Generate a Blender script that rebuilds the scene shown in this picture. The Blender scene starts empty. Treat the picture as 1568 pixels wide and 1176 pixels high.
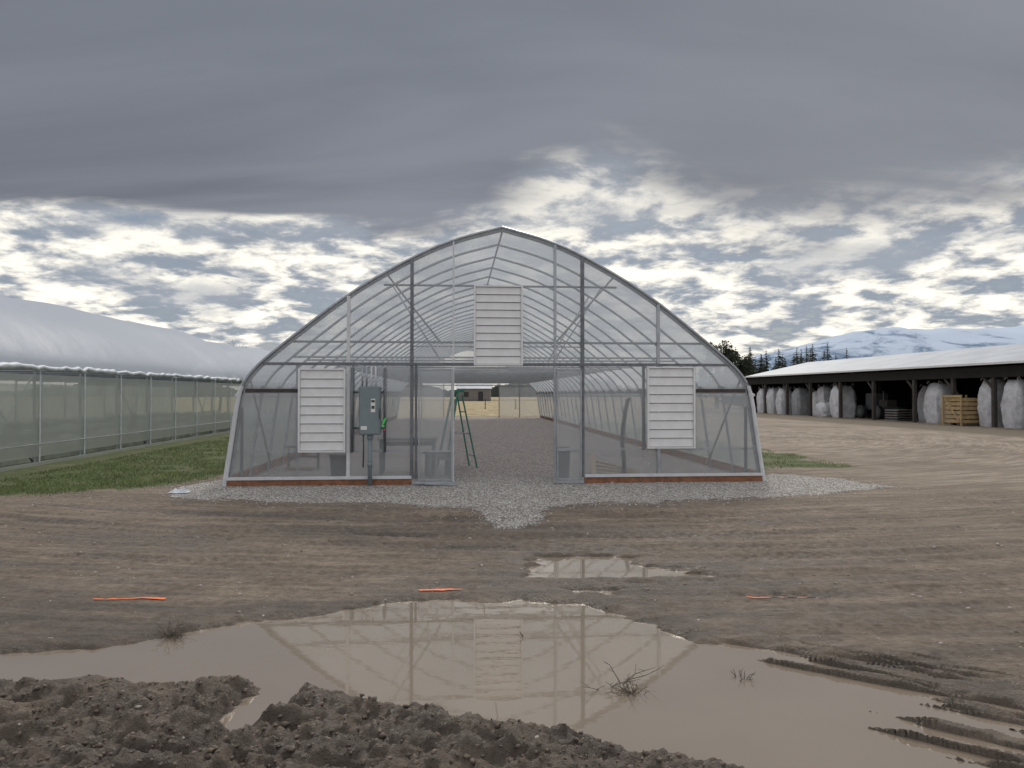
import bpy, bmesh, math, random
import numpy as np
from mathutils import Vector, Matrix
random.seed(7); rng=np.random.default_rng(7)
scene=bpy.context.scene
A=math.radians(4.41)
CA,SA=math.cos(A),math.sin(A)
GC=(-0.17,12.1)
def G(u,v,z=0.0):
    return Vector((GC[0]+u*CA-v*SA, GC[1]+u*SA+v*CA, z))
# ------------------------------------------------------------ node helpers
def newmat(name):
    m=bpy.data.materials.new(name); m.use_nodes=True
    nt=m.node_tree; nt.nodes.clear()
    out=nt.nodes.new('ShaderNodeOutputMaterial')
    return m,nt,out
class N:
    def __init__(s,nt): s.nt=nt
    def new(s,t,**k):
        n=s.nt.nodes.new(t)
        for a,b in k.items(): setattr(n,a,b)
        return n
    def put(s,sock,v):
        if v is None: return
        if hasattr(v,'is_output') or isinstance(v,bpy.types.NodeSocket): s.nt.links.new(v,sock)
        else:
            if isinstance(v,(tuple,list)) and len(v)==3 and len(sock.default_value)==4: v=(*v,1)
            sock.default_value=v
    def math(s,op,a,b=None,c=None,clamp=False):
        n=s.new('ShaderNodeMath',operation=op,use_clamp=clamp)
        s.put(n.inputs[0],a); s.put(n.inputs[1],b)
        if c is not None: s.put(n.inputs[2],c)
        return n.outputs[0]
    def mix(s,f,a,b,blend='MIX'):
        n=s.new('ShaderNodeMix',data_type='RGBA',blend_type=blend)
        s.put(n.inputs[0],f); s.put(n.inputs[6],a); s.put(n.inputs[7],b)
        return n.outputs[2]
    def sm(s,v,a,b,c=0.0,d=1.0,t='SMOOTHSTEP'):
        n=s.new('ShaderNodeMapRange',interpolation_type=t)
        s.put(n.inputs[0],v)
        for i,x in enumerate((a,b,c,d)): s.put(n.inputs[i+1],x)
        return n.outputs[0]
    def noise(s,vec,scale,detail=4,rough=0.55,dist=0.0,col=False):
        n=s.new('ShaderNodeTexNoise')
        s.put(n.inputs['Vector'],vec); n.inputs['Scale'].default_value=scale
        n.inputs['Detail'].default_value=detail; n.inputs['Roughness'].default_value=rough
        n.inputs['Distortion'].default_value=dist
        return n.outputs[1 if col else 0]
    def mapping(s,vec,scale=(1,1,1),rot=(0,0,0),loc=(0,0,0)):
        n=s.new('ShaderNodeMapping'); s.put(n.inputs[0],vec)
        n.inputs['Scale'].default_value=scale; n.inputs['Rotation'].default_value=rot; n.inputs['Location'].default_value=loc
        return n.outputs[0]
    def pos(s): return s.new('ShaderNodeNewGeometry').outputs['Position']
    def bump(s,h,strength=.5,dist=.02):
        n=s.new('ShaderNodeBump'); s.put(n.inputs['Strength'],strength); n.inputs['Distance'].default_value=dist
        s.put(n.inputs['Height'],h); return n.outputs[0]
    def bsdf(s,col,rough=.6,metal=0.0,normal=None,ior=None,spec=None):
        n=s.new('ShaderNodeBsdfPrincipled')
        s.put(n.inputs['Base Color'],col); s.put(n.inputs['Roughness'],rough); s.put(n.inputs['Metallic'],metal)
        if normal is not None: s.put(n.inputs['Normal'],normal)
        if ior: n.inputs['IOR'].default_value=ior
        if spec is not None: s.put(n.inputs['Specular IOR Level'],spec)
        return n.outputs[0]
def simple(name,col,rough=.6,metal=0.0,var=.18,scale=6.0,bump=0.0):
    m,nt,out=newmat(name); n=N(nt)
    p=n.pos(); f=n.noise(p,scale,6,.65)
    f=n.sm(f,.3,.7)
    c=n.mix(f,tuple(x*(1-var) for x in col),tuple(min(1,x*(1+var)) for x in col))
    nor=n.bump(n.noise(p,scale*6,4),bump,.01) if bump else None
    nt.links.new(n.bsdf(c,rough,metal,nor),out.inputs[0]); return m
def film(name,col,transp,tint=(.95,.96,.97),gloss=.06,rough=.2,dirt=.25,transl=.5):
    m,nt,out=newmat(name); n=N(nt)
    p=n.pos()
    d=n.sm(n.noise(n.mapping(p,(1,1,.45)),1.6,6,.65),.3,.75)
    c=n.mix(n.math('MULTIPLY',d,dirt),col,tuple(x*.6 for x in col))
    nor=n.bump(n.noise(n.mapping(p,(1,1,.5)),1.1,3,.5),.5,.06)
    di=n.new('ShaderNodeBsdfDiffuse'); n.put(di.inputs[0],c); n.put(di.inputs['Normal'],nor)
    tl=n.new('ShaderNodeBsdfTranslucent'); n.put(tl.inputs[0],c)
    m1=n.new('ShaderNodeMixShader'); m1.inputs[0].default_value=transl
    nt.links.new(di.outputs[0],m1.inputs[1]); nt.links.new(tl.outputs[0],m1.inputs[2])
    tr=n.new('ShaderNodeBsdfTransparent'); n.put(tr.inputs[0],tint)
    m2=n.new('ShaderNodeMixShader')
    n.put(m2.inputs[0],n.math('ADD',n.math('MULTIPLY',d,-.10),transp+.05,clamp=True))
    nt.links.new(m1.outputs[0],m2.inputs[1]); nt.links.new(tr.outputs[0],m2.inputs[2])
    gl=n.new('ShaderNodeBsdfGlossy'); gl.inputs['Roughness'].default_value=rough; n.put(gl.inputs['Normal'],nor)
    m3=n.new('ShaderNodeMixShader'); m3.inputs[0].default_value=gloss
    nt.links.new(m2.outputs[0],m3.inputs[1]); nt.links.new(gl.outputs[0],m3.inputs[2])
    nt.links.new(m3.outputs[0],out.inputs[0]); return m
M={}
M['galv']=simple('galvanised_steel',(.38,.40,.42),.4,.6,.15)
M['galvd']=simple('galvanised_steel_dull',(.17,.18,.19),.5,.5,.2)
M['rib']=simple('hoop_steel',(.42,.44,.46),.45,.3,.15)
M['white']=simple('white_channel',(.62,.63,.64),.45,0,.08)
M['alu']=simple('white_aluminium',(.74,.74,.73),.4,.1,.05)
M['shadowgap']=simple('louver_gap',(.22,.22,.22),.7)
M['wood']=simple('treated_board',(.25,.11,.055),.75,0,.3,9,.3)
M['hip']=simple('hip_board',(.06,.045,.038),.8,0,.25,9)
M['elec']=simple('grey_enamel',(.19,.235,.25),.45,0,.06)
M['label']=simple('paper_label',(.75,.75,.72),.6,0,.05)
M['labeld']=simple('dark_label',(.06,.06,.06),.6)
M['pink']=simple('pink_tag',(.7,.08,.2),.6); M['greent']=simple('green_tag',(.05,.7,.12),.6)
M['lgreen']=simple('ladder_green',(.03,.22,.15),.45,0,.1)
M['black']=simple('black_plastic',(.02,.02,.022),.5)
M['dgrey']=simple('dark_grey_plastic',(.07,.075,.08),.55)
M['bench']=simple('bench_wood',(.17,.16,.15),.7,0,.2,9)
M['rawwood']=simple('raw_lumber',(.34,.25,.15),.75,0,.25,9,.2)
M['crate']=simple('crate_plywood',(.42,.30,.15),.75,0,.25,5,.2)
M['post']=simple('weathered_post',(.055,.048,.042),.85,0,.3,5,.3)
M['shedroof']=simple('painted_metal_roof',(.40,.42,.45),.55,0,.12,.6)
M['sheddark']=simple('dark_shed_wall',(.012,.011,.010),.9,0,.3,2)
M['bag']=simple('woven_bag',(.58,.58,.60),.75,0,.2,3,.6)
M['bagd']=simple('grey_woven_bag',(.30,.31,.32),.8,0,.2,3,.6)
M['roof']=film('roof_film',(.66,.69,.72),.20,gloss=.04,transl=.62)
M['end']=film('end_wall_film',(.60,.63,.645),.60,gloss=.06,rough=.10)
M['door']=film('door_film',(.60,.63,.65),.56,gloss=.06,rough=.12)
M['side']=film('side_film',(.54,.575,.60),.36,gloss=.05)
M['lroof']=film('white_roof_film',(.50,.535,.60),.03,gloss=.05,rough=.4,transl=.25,dirt=.2)
M['lside']=film('greenish_side_film',(.66,.69,.63),.26,tint=(.90,.93,.90),gloss=.06,dirt=.45)
M['hem']=simple('film_hem',(.58,.61,.64),.5,0,.15,6)
M['twig']=simple('dead_twig',(.10,.08,.06),.9)
M['bark']=simple('bark',(.07,.055,.045),.9)
# ------------------------------------------------------------ mesh builder
class B:
    def __init__(s): s.v=[];s.f=[];s.m=[];s.mats=[]
    def mi(s,k):
        if k not in s.mats: s.mats.append(k)
        return s.mats.index(k)
    def add(s,vs,fs,k):
        o=len(s.v); s.v+= [tuple(x) for x in vs]; i=s.mi(k)
        for f in fs: s.f.append(tuple(o+j for j in f)); s.m.append(i)
    def box(s,c,d,k,R=None,bev=0.0):
        hx,hy,hz=[x/2 for x in d]; vs=[]
        for x,y,z in ((-1,-1,-1),(1,-1,-1),(1,1,-1),(-1,1,-1),(-1,-1,1),(1,-1,1),(1,1,1),(-1,1,1)):
            p=Vector((x*hx,y*hy,z*hz))
            if R is not None: p=R@p
            vs.append(p+Vector(c))
        s.add(vs,[(0,3,2,1),(4,5,6,7),(0,1,5,4),(1,2,6,5),(2,3,7,6),(3,0,4,7)],k)
    def path(s,pts,r,k,n=6,cap=True):
        pts=[Vector(p) for p in pts]; rr=r if isinstance(r,(list,tuple)) else [r]*len(pts)
        vs=[];fs=[]
        for i,p in enumerate(pts):
            t=(pts[min(i+1,len(pts)-1)]-pts[max(i-1,0)]).normalized()
            a=t.cross(Vector((0,0,1)) if abs(t.z)<.9 else Vector((0,1,0))).normalized(); b=t.cross(a)
            for j in range(n):
                w=2*math.pi*(j+.5)/n; vs.append(p+(a*math.cos(w)+b*math.sin(w))*rr[i])
        for i in range(len(pts)-1):
            for j in range(n):
                fs.append((i*n+j,i*n+(j+1)%n,(i+1)*n+(j+1)%n,(i+1)*n+j))
        if cap:
            fs.append(tuple(range(n-1,-1,-1))); fs.append(tuple((len(pts)-1)*n+j for j in range(n)))
        s.add(vs,fs,k)
    def beam(s,p,q,w,h,k):
        p=Vector(p);q=Vector(q);t=(q-p);L=t.length;t.normalize()
        a=t.cross(Vector((0,0,1)) if abs(t.z)<.95 else Vector((0,1,0))).normalized(); b=a.cross(t)
        vs=[]
        for e in (p,q):
            for x,y in ((-1,-1),(1,-1),(1,1),(-1,1)): vs.append(e+a*x*w/2+b*y*h/2)
        s.add(vs,[(0,1,2,3),(7,6,5,4),(0,4,5,1),(1,5,6,2),(2,6,7,3),(3,7,4,0)],k)
    def build(s,name,parent=None,smooth=False,bevel=0.0):
        me=bpy.data.meshes.new(name); me.from_pydata(s.v,[],s.f)
        for k in s.mats: me.materials.append(M[k])
        me.polygons.foreach_set('material_index',s.m)
        if smooth: me.polygons.foreach_set('use_smooth',[True]*len(s.f))
        me.update(); o=bpy.data.objects.new(name,me); scene.collection.objects.link(o)
        if parent: o.parent=parent
        if bevel:
            b=o.modifiers.new('bev','BEVEL'); b.width=bevel; b.segments=2
        return o
def empty(name,loc=(0,0,0),rz=0.0):
    e=bpy.data.objects.new(name,None); scene.collection.objects.link(e); e.location=loc; e.rotation_euler=(0,0,rz); return e
# ------------------------------------------------------------ numpy noise
def pn(x,y,s=0):
    xi=np.floor(x).astype(np.int64); yi=np.floor(y).astype(np.int64); fx=x-xi; fy=y-yi
    def g(ix,iy,dx,dy):
        h=(ix*374761393+iy*668265263+s*144266567)&0xffffffff
        h=((h^(h>>13))*1274126177)&0xffffffff; h=h^(h>>16)
        a=h/4294967296.0*2*np.pi
        return np.cos(a)*dx+np.sin(a)*dy
    u=fx*fx*fx*(fx*(fx*6-15)+10); v=fy*fy*fy*(fy*(fy*6-15)+10)
    a=g(xi,yi,fx,fy);b=g(xi+1,yi,fx-1,fy);c=g(xi,yi+1,fx,fy-1);d=g(xi+1,yi+1,fx-1,fy-1)
    return ((a*(1-u)+b*u)*(1-v)+(c*(1-u)+d*u)*v)*1.5
def fbm(x,y,o=4,s=0):
    r=0;a=1;t=0
    for i in range(o): r=r+pn(x*2**i,y*2**i,s+i*17)*a; t+=a; a*=.5
    return r/t
def ss(a,b,x):
    t=np.clip((x-a)/(b-a),0,1); return t*t*(3-2*t)
def sdf(poly,x,y):
    P=np.array(poly,float); d=np.full(x.shape,1e9); inside=np.zeros(x.shape,bool)
    n=len(P)
    for i in range(n):
        ax,ay=P[i];bx,by=P[(i+1)%n]; ex,ey=bx-ax,by-ay
        t=np.clip(((x-ax)*ex+(y-ay)*ey)/(ex*ex+ey*ey+1e-9),0,1)
        d=np.minimum(d,(x-ax-ex*t)**2+(y-ay-ey*t)**2)
        c=((ay>y)!=(by>y))
        xs=(bx-ax)*(y-ay)/((by-ay) if abs(by-ay)>1e-9 else 1e-9)+ax
        inside^=(c&(x<xs))
    d=np.sqrt(d); return np.where(inside,-d,d)
PUD=[(-4.2,4.5),(-3.2,4.50),(-2.7,4.62),(-2.40,4.85),(-1.82,5.2),(-1.255,5.42),(-.95,5.65),(-.435,5.72),(.49,5.62),(1.0,5.12),(1.23,4.75),(1.706,4.52),(2.1,4.28),(2.4,4.0),(2.55,3.6),(2.35,3.2),(2.2,2.6),(1.3,2.6),(1.05,3.05),(.77,3.2),(.365,3.35),(.216,3.48),(-.286,3.62),(-.6,3.74),(-.92,3.86),(-1.12,4.02),(-1.15,3.82),(-1.25,3.42),(-1.55,3.42),(-1.42,4.05),(-1.98,4.02),(-2.32,4.16),(-2.63,4.08),(-3.01,4.05),(-4.2,4.05)]
PUD2=[(.15,6.69),(.30,7.15),(.75,7.30),(1.15,7.1),(1.22,6.78),(1.95,6.45),(1.75,6.25),(.86,6.38),(.17,6.45)]
PUD3=[(.42,5.98),(.62,6.04),(.95,6.0),(.85,5.82),(.5,5.82)]
WL=-0.13
def TW(x,y): return 28-np.hypot(x*.85,28-y)*1.0
def H(x,y,aux=False):
    near=np.clip(1-(np.hypot(x,y-3)-9)/14,0,1)
    h=-0.10*ss(11,6.6,y)
    h=h+0.010*fbm(x*1.1,y*1.3,3,5)*near
    h=h+0.013*fbm(x*6,y*7,4,9)*near
    tw=TW(x,y)+.16*fbm(x*.35,y*.3,2,31)+.02*x
    tr=fbm(x*.5,tw*6.5,4,41)
    h=h+0.026*tr*ss(10.2,9.2,y)*near
    # wheel ruts: pairs with a lugged tread
    rut=0
    for c0,wd,sl,am in ((8.05,.13,.0,1),(9.1,.13,.03,.8),(7.5,.12,-.05,.8),(6.9,.10,.04,.8),(8.6,.11,-.06,.7),(5.75,.11,.02,1)):
        g=np.exp(-np.abs((tw-c0-sl*x)/wd)**4)*am
        if c0<7: g=g*ss(.9,2.0,np.abs(x-.4))
        if c0<6: g=g*ss(1.2,2.2,x)
        rut=np.maximum(rut,g*ss(-.35,.05,fbm(x*.3,tw*1.5+c0,2,int(c0*100))))
    h=h-.026*rut*near
    tread=np.clip(np.sin(x*42+np.abs(np.sin(tw*13))*5)*1.8,-1,1)
    h=h+.010*tread*rut*near
    cm=ss(.45,.15,np.hypot((x+1.0)*.55,(y-9.1)*1.0)+.25*fbm(x*2,y*2,2,13))+ss(.35,.12,np.hypot((x-1.6)*.5,(y-9.3))+.25*fbm(x*2,y*2,2,15))
    h=h+cm*.06*fbm(x*7,y*7,3,17)
    lm=ss(.18,-.18,(y-3.95)+.55*(x+1.2).clip(0,9)*.55+.16*fbm(x*1.6,y*2,2,3))*ss(2.4,.6,x)*ss(-.1,.1,4.75-y)
    wx=x+.05*fbm(x*9,y*9,2,301); wy=y+.05*fbm(x*9,y*9,2,302)
    r1=1-np.abs(fbm(wx*2.4,wy*3.4,3,61))*3.4; r2=1-np.abs(fbm(wx*8.,wy*9.5,3,63))*3.4
    lump=.018+.036*np.clip(r1,-.8,1)+.022*np.clip(r2,-1.2,1)+.030*fbm(wx*16,wy*17,3,65)+.010*fbm(x*48,y*48,2,66)
    u=(x*.83+y*.56); w=(-x*.56+y*.83)
    tz=np.sin(w*24+3*np.abs(((u*1.7)%1)-.5)*4+1.5*fbm(x*3,y*3,2,91))
    lump=lump+.026*np.clip(tz*2.0,-1,1)*ss(.0,.2,fbm(x*.9,y*.9,2,90)+.17)
    h=h+lm*lump
    m=(y<8)&(np.abs(x)<7)
    s=np.full(x.shape,9.0)
    if m.any():
        xx=x[m];yy=y[m]
        q=np.minimum(np.minimum(sdf(PUD,xx,yy),sdf(PUD2,xx,yy)+.0),sdf(PUD3,xx,yy)+.05); s[m]=q
    sn=s+.12*fbm(x*2.2,y*3.2,4,21)+.05*fbm(x*9,y*16,3,23)+.24*np.clip(tr,-.6,.6)*ss(5.8,6.2,y)
    right=ss(1.0,1.9,x)*ss(5,4.3,y)
    st=fbm(x*1.3+y*.8,y*9+x*5.5,4,25)
    sn=sn*(1-.55*right)+right*(.02+.80*st)
    t=ss(.10,-.14,sn)
    h=h*(1-t)+(-.185+.012*fbm(x*5,y*5,2,8))*t
    h=h+.012*np.exp(-((sn-.14)/.05)**2)*(y<5.4)*(.5+fbm(x*4,y*4,2,29))
    if aux: return h,s,rut,tr
    return h,s
def Hs(x,y): 
    h,_=H(np.array([float(x)]),np.array([float(y)])); return float(h[0])
# ------------------------------------------------------------ ground
def axis_pts():
    xs=[0.0]; st=.0125
    while xs[-1]<3.0: xs.append(xs[-1]+st)
    while xs[-1]<9000: st*=1.026; xs.append(xs[-1]+st)
    xs=np.array(xs); return np.concatenate([-xs[:0:-1],xs])
X=axis_pts()
ys=[2.6]
while ys[-1]<13: ys.append(ys[-1]+max(.011,.0036*ys[-1]))
st=.05
while ys[-1]<9000: st*=1.04; ys.append(ys[-1]+st)
back=[2.6]; st=.02
while back[-1]>-200: st*=1.3; back.append(back[-1]-st)
Y=np.array(back[:0:-1]+ys)
XX,YY=np.meshgrid(X,Y); nx,ny=len(X),len(Y)
x=XX.ravel();y=YY.ravel(); h,pd,rut,trk=H(x,y,True)
U=(x-GC[0])*CA+(y-GC[1])*SA; V=-(x-GC[0])*SA+(y-GC[1])*CA
edge=.16*fbm(x*1.2,y*1.2,3,101)+.05*fbm(x*6,y*6,2,103)
APR=[(-5.5,11.6),(-5.1,10.6),(-3.5,10.15),(-1.5,10.0),(-.6,9.6),(-.25,8.7),(.0,8.35),(.3,8.7),(.45,9.8),(2.5,10.2),(4.7,10.8),(6.2,11.7),(5.9,12.8),(5.0,13.5),(-5.0,13.5)]
sda=np.full(x.shape,9.0); mm=(np.abs(x)<12)&(y>5)&(y<20); sda[mm]=sdf(APR,x[mm],y[mm])
rect=np.maximum(np.abs(U)-4.95,np.maximum(-V-.5,V-34))
gravel=ss(.20,-.20,np.minimum(sda,rect)+edge*1.8)
inside=ss(.9,-.9,np.maximum(np.abs(U)-4.5,np.maximum(-V+1.2,V-33.2)))
GR=[(-30,9.6),(-8.5,10.3),(-6.9,11.0),(-5.9,11.7),(-5.35,12.6),(-5.3,14),(-8.5,50),(-60,50)]
sdg=np.full(x.shape,9.0); mm=(x<0)&(y>5)&(y<60)&(x>-70); sdg[mm]=sdf(GR,x[mm],y[mm])
grass=ss(.25,-.3,sdg+edge*2.2)*(1-inside)
gr2=ss(.35,-.5,np.maximum(np.abs(U-6.3)-1.3,np.maximum(1.8-V,V-26))+edge*5)
gr2=gr2*(U>5.0)
grass=np.maximum(grass,gr2*.72)
dry=ss(34.5,37,V+edge*4)*ss(12,9,U+edge*6-.05*V)
dry=np.maximum(dry,ss(75,85,y))
road=ss(3.0,8.5,x+.5*edge*8-.2*(y-9))*ss(5.5,9,y)*(1-gr2)
road=np.maximum(road,ss(10,20,y)*(U>5.5)*1.0)
strip=ss(1.6,.2,np.abs(x-(22.2-.0955*(y)))-1.0+edge*3)*(y>12)*(y<70)
wet=np.clip(ss(.85,.0,pd+edge*1.5)*.9+rut*.45*(y<11)+ss(.0,.3,fbm(x*.35,TW(x,y)*2.6,4,201)+.12*ss(9.5,7,y))*ss(11.5,9,y)*ss(6,2,x)*.75+ss(4.3,3.6,y)*ss(2.2,0,x)*.6,0,1)
me=bpy.data.meshes.new('ground')
co=np.stack([x,y,h],1).astype(np.float32)
idx=np.arange(nx*ny).reshape(ny,nx)
q=np.stack([idx[:-1,:-1],idx[:-1,1:],idx[1:,1:],idx[1:,:-1]],-1).reshape(-1,4)
me.vertices.add(nx*ny); me.vertices.foreach_set('co',co.ravel())
me.loops.add(q.size); me.loops.foreach_set('vertex_index',q.ravel().astype(np.int32))
me.polygons.add(len(q)); me.polygons.foreach_set('loop_start',np.arange(0,q.size,4,dtype=np.int32))
me.polygons.foreach_set('use_smooth',np.ones(len(q),bool))
me.update(calc_edges=True)
rr_=28-TW(x,y)
for nm,ch in (('zone',(gravel,grass,wet)),('zone2',(dry,road,inside)),('zone3',(strip,rr_,np.arctan2(x*.85,28-y)*15))):
    at=me.color_attributes.new(nm,'FLOAT_COLOR','POINT')
    at.data.foreach_set('color',np.stack([*ch,np.ones_like(x)],1).astype(np.float32).ravel())
ground=bpy.data.objects.new('ground',me); scene.collection.objects.link(ground)
m,nt,out=newmat('ground_mat'); n=N(nt)
p=n.pos()
def att(nm):
    a=n.new('ShaderNodeAttribute',attribute_name=nm); s=n.new('ShaderNodeSeparateColor'); nt.links.new(a.outputs['Color'],s.inputs[0]); return s.outputs
z1=att('zone');z2=att('zone2');z3=att('zone3')
cbn=n.new('ShaderNodeCombineXYZ'); n.put(cbn.inputs[0],n.math('MULTIPLY',z3[1],5.2)); n.put(cbn.inputs[1],n.math('MULTIPLY',z3[2],.6)); tv=cbn.outputs[0]
n1=n.noise(p,1.3,8,.65); n2=n.noise(p,14,8,.7); n3=n.noise(tv,1.7,9,.70,.5); n4=n.noise(n.mapping(tv,(.35,.5,1),loc=(5,3,0)),1.4,5,.6,.3)
dirt=n.mix(n.sm(n1,.3,.72),(.195,.145,.104),(.345,.268,.197))
dirt=n.mix(n.sm(n4,.45,.62,0,.55),dirt,(.105,.078,.058))
dirt=n.mix(n.sm(n3,.42,.58),n.mix(.55,dirt,(.08,.059,.044)),dirt)
dirt=n.mix(n.sm(n2,.25,.75),n.mix(.5,dirt,(.065,.048,.037)),n.mix(.25,dirt,(.46,.40,.32)))
roadc=n.mix(n.sm(n3,.35,.65),(.25,.20,.15),(.45,.385,.30)); roadc=n.mix(n.sm(n2,.3,.7,0,.4),roadc,(.2,.16,.12)); roadc=n.mix(n.sm(n4,.42,.62,0,.55),roadc,(.17,.13,.095))
dirt=n.mix(n.math('MULTIPLY',z2[1],n.sm(n.noise(p,.35,6),.25,.6)),dirt,roadc)
dirt=n.mix(z3[0],dirt,n.mix(n2,(.09,.07,.05),(.2,.16,.11)))
wet=n.math('MULTIPLY',z1[2],n.sm(n.noise(p,3.5,6,.7),.25,.6),clamp=True)
dirt=n.mix(wet,dirt,n.mix(.62,dirt,(.045,.034,.026)))
vo=n.new('ShaderNodeTexVoronoi'); vo.inputs['Scale'].default_value=38; n.put(vo.inputs['Vector'],p)
sep=n.new('ShaderNodeSeparateColor'); nt.links.new(vo.outputs['Color'],sep.inputs[0])
gc=n.mix(sep.outputs[0],(.32,.30,.275),(.78,.75,.70)); gc=n.mix(n.sm(vo.outputs['Distance'],.3,.7),gc,(.20,.175,.155))
gin=n.mix(sep.outputs[0],(.34,.29,.27),(.74,.67,.635)); gin=n.mix(n.sm(vo.outputs['Distance'],.35,.75),gin,(.22,.185,.17))
gc=n.mix(z2[2],gc,gin)
gc=n.mix(n.sm(n1,.5,.75,0,.5),gc,(.25,.205,.165))
gf=n.sm(n.math('ADD',z1[0],n.math('MULTIPLY',n.math('SUBTRACT',n2,.5),1.5)),.35,.65)
col=n.mix(gf,dirt,gc)
grc=n.mix(n.sm(n2,.3,.7),(.045,.065,.02),(.12,.15,.05)); grc=n.mix(n.sm(n1,.45,.68,0,.8),grc,(.16,.14,.08))
gf2=n.sm(n.math('ADD',z1[1],n.math('MULTIPLY',n.math('SUBTRACT',n2,.5),1.2)),.35,.65)
col=n.mix(gf2,col,grc)
dc=n.mix(n.sm(n.noise(n.mapping(p,(1,.4,1)),.9,8,.7),.3,.7),(.20,.15,.08),(.45,.36,.20))
col=n.mix(z2[0],col,dc)
hh=n.math('ADD',n.math('MULTIPLY',n2,1.0),n.math('MULTIPLY',n.noise(p,60,5,.7),.6))
hh=n.math('ADD',hh,n.math('MULTIPLY',n3,.7))
hh=n.math('ADD',hh,n.math('MULTIPLY',n.math('MULTIPLY',gf,n.math('SUBTRACT',1.0,vo.outputs['Distance'])),.8))
nor=n.bump(hh,1.0,.034)
rough=n.math('SUBTRACT',.92,n.math('MULTIPLY',wet,n.sm(n2,.3,.7,.3,.66)))
nt.links.new(n.bsdf(col,rough,0,nor,spec=.45),out.inputs[0])
me.materials.append(m)
# water
m,nt,out=newmat('muddy_water'); n=N(nt); p=n.pos()
nor=n.bump(n.noise(n.mapping(p,(1,2.2,1)),5,3,.5),.02,.015)
c=n.mix(n.noise(p,1.2,4),(.20,.160,.120),(.26,.21,.16))
di=n.new('ShaderNodeBsdfDiffuse'); n.put(di.inputs[0],c)
gl=n.new('ShaderNodeBsdfGlossy'); gl.inputs['Roughness'].default_value=.015; n.put(gl.inputs['Normal'],nor); gl.inputs[0].default_value=(.98,.95,.90,1)
fr=n.new('ShaderNodeFresnel'); fr.inputs[0].default_value=1.5; n.put(fr.inputs['Normal'],nor)
ms=n.new('ShaderNodeMixShader'); n.put(ms.inputs[0],n.math('ADD',n.math('MULTIPLY',fr.outputs[0],1.25),.14,clamp=True))
nt.links.new(di.outputs[0],ms.inputs[1]); nt.links.new(gl.outputs[0],ms.inputs[2]); nt.links.new(ms.outputs[0],out.inputs[0]); M['water']=m
b=B(); b.add([(-6.5,2.0,WL),(6.5,2.0,WL),(6.5,7.6,WL),(-6.5,7.6,WL)],[(0,1,2,3)],'water'); b.build('puddle_water')
# ------------------------------------------------------------ scatter rocks/clods
def rocks(name,pts,sizes,mat,flat=.7):
    bm=bmesh.new(); bmesh.ops.create_icosphere(bm,subdivisions=1,radius=1)
    bv=np.array([v.co[:] for v in bm.verts]); bf=np.array([[v.index for v in f.verts] for f in bm.faces]); bm.free()
    n_=len(pts); V_=np.zeros((n_,len(bv),3)); 
    for i in range(n_):
        s=sizes[i]*(1+.5*(rng.random(3)-.5)*2*.8); s[2]*=flat
        a=rng.random()*6.28; c,s_=math.cos(a),math.sin(a)
        vv=bv*(1+.22*rng.standard_normal((len(bv),1)))*s
        V_[i,:,0]=vv[:,0]*c-vv[:,1]*s_+pts[i][0]; V_[i,:,1]=vv[:,0]*s_+vv[:,1]*c+pts[i][1]; V_[i,:,2]=vv[:,2]+pts[i][2]
    F_=(bf[None]+ (np.arange(n_)*len(bv))[:,None,None]).reshape(-1,3)
    me=bpy.data.meshes.new(name); me.vertices.add(n_*len(bv)); me.vertices.foreach_set('co',V_.astype(np.float32).ravel())
    me.loops.add(F_.size); me.loops.foreach_set('vertex_index',F_.ravel().astype(np.int32))
    me.polygons.add(len(F_)); me.polygons.foreach_set('loop_start',np.arange(0,F_.size,3,dtype=np.int32)); me.update(calc_edges=True)
    me.materials.append(mat); o=bpy.data.objects.new(name,me); scene.collection.objects.link(o); return o
def rockmat(name,a,b_,sc=30):
    m,nt,out=newmat(name); n=N(nt); p=n.pos()
    c=n.mix(n.sm(n.noise(p,sc,2),.35,.65),a,b_); nt.links.new(n.bsdf(c,.85,0,n.bump(n.noise(p,90,4),.5,.01)),out.inputs[0]); return m
N1=4500
px=rng.uniform(-3.2,1.6,N1); py=rng.uniform(2.8,4.5,N1); hz,sd_=H(px,py)
k=(hz>WL+.012); px,py,hz=px[k],py[k],hz[k]
sz=rng.gamma(2.0,.003,len(px))+.002
rocks('mud_clods',np.stack([px,py,hz],1),np.minimum(sz,.02),rockmat('clod',(.08,.06,.046),(.18,.14,.107)))
N2=1700
px=rng.uniform(-7,8,N2); py=rng.uniform(3.2,11,N2); hz,_=H(px,py); k=hz>WL+.01
rocks('pebbles',np.stack([px,py,hz],1)[k],(rng.gamma(2,.003,N2)+.004).clip(0,.02)[k],rockmat('pebble',(.14,.11,.09),(.44,.40,.35),9))
N3=8000
px=rng.uniform(-5.8,6.6,N3*2); py=rng.uniform(8.3,13,N3*2)
sd_=sdf(APR,px,py)+.3*fbm(px*2,py*2,2,4); k=(sd_<rng.exponential(.14,N3*2)-.02); px,py=px[k][:N3],py[k][:N3]; hz,_=H(px,py)
rocks('gravel_stones',np.stack([px,py,hz-.001],1),rng.uniform(.005,.013,len(px)),rockmat('gravelstone',(.40,.38,.355),(.80,.78,.74),25),.5)
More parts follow.
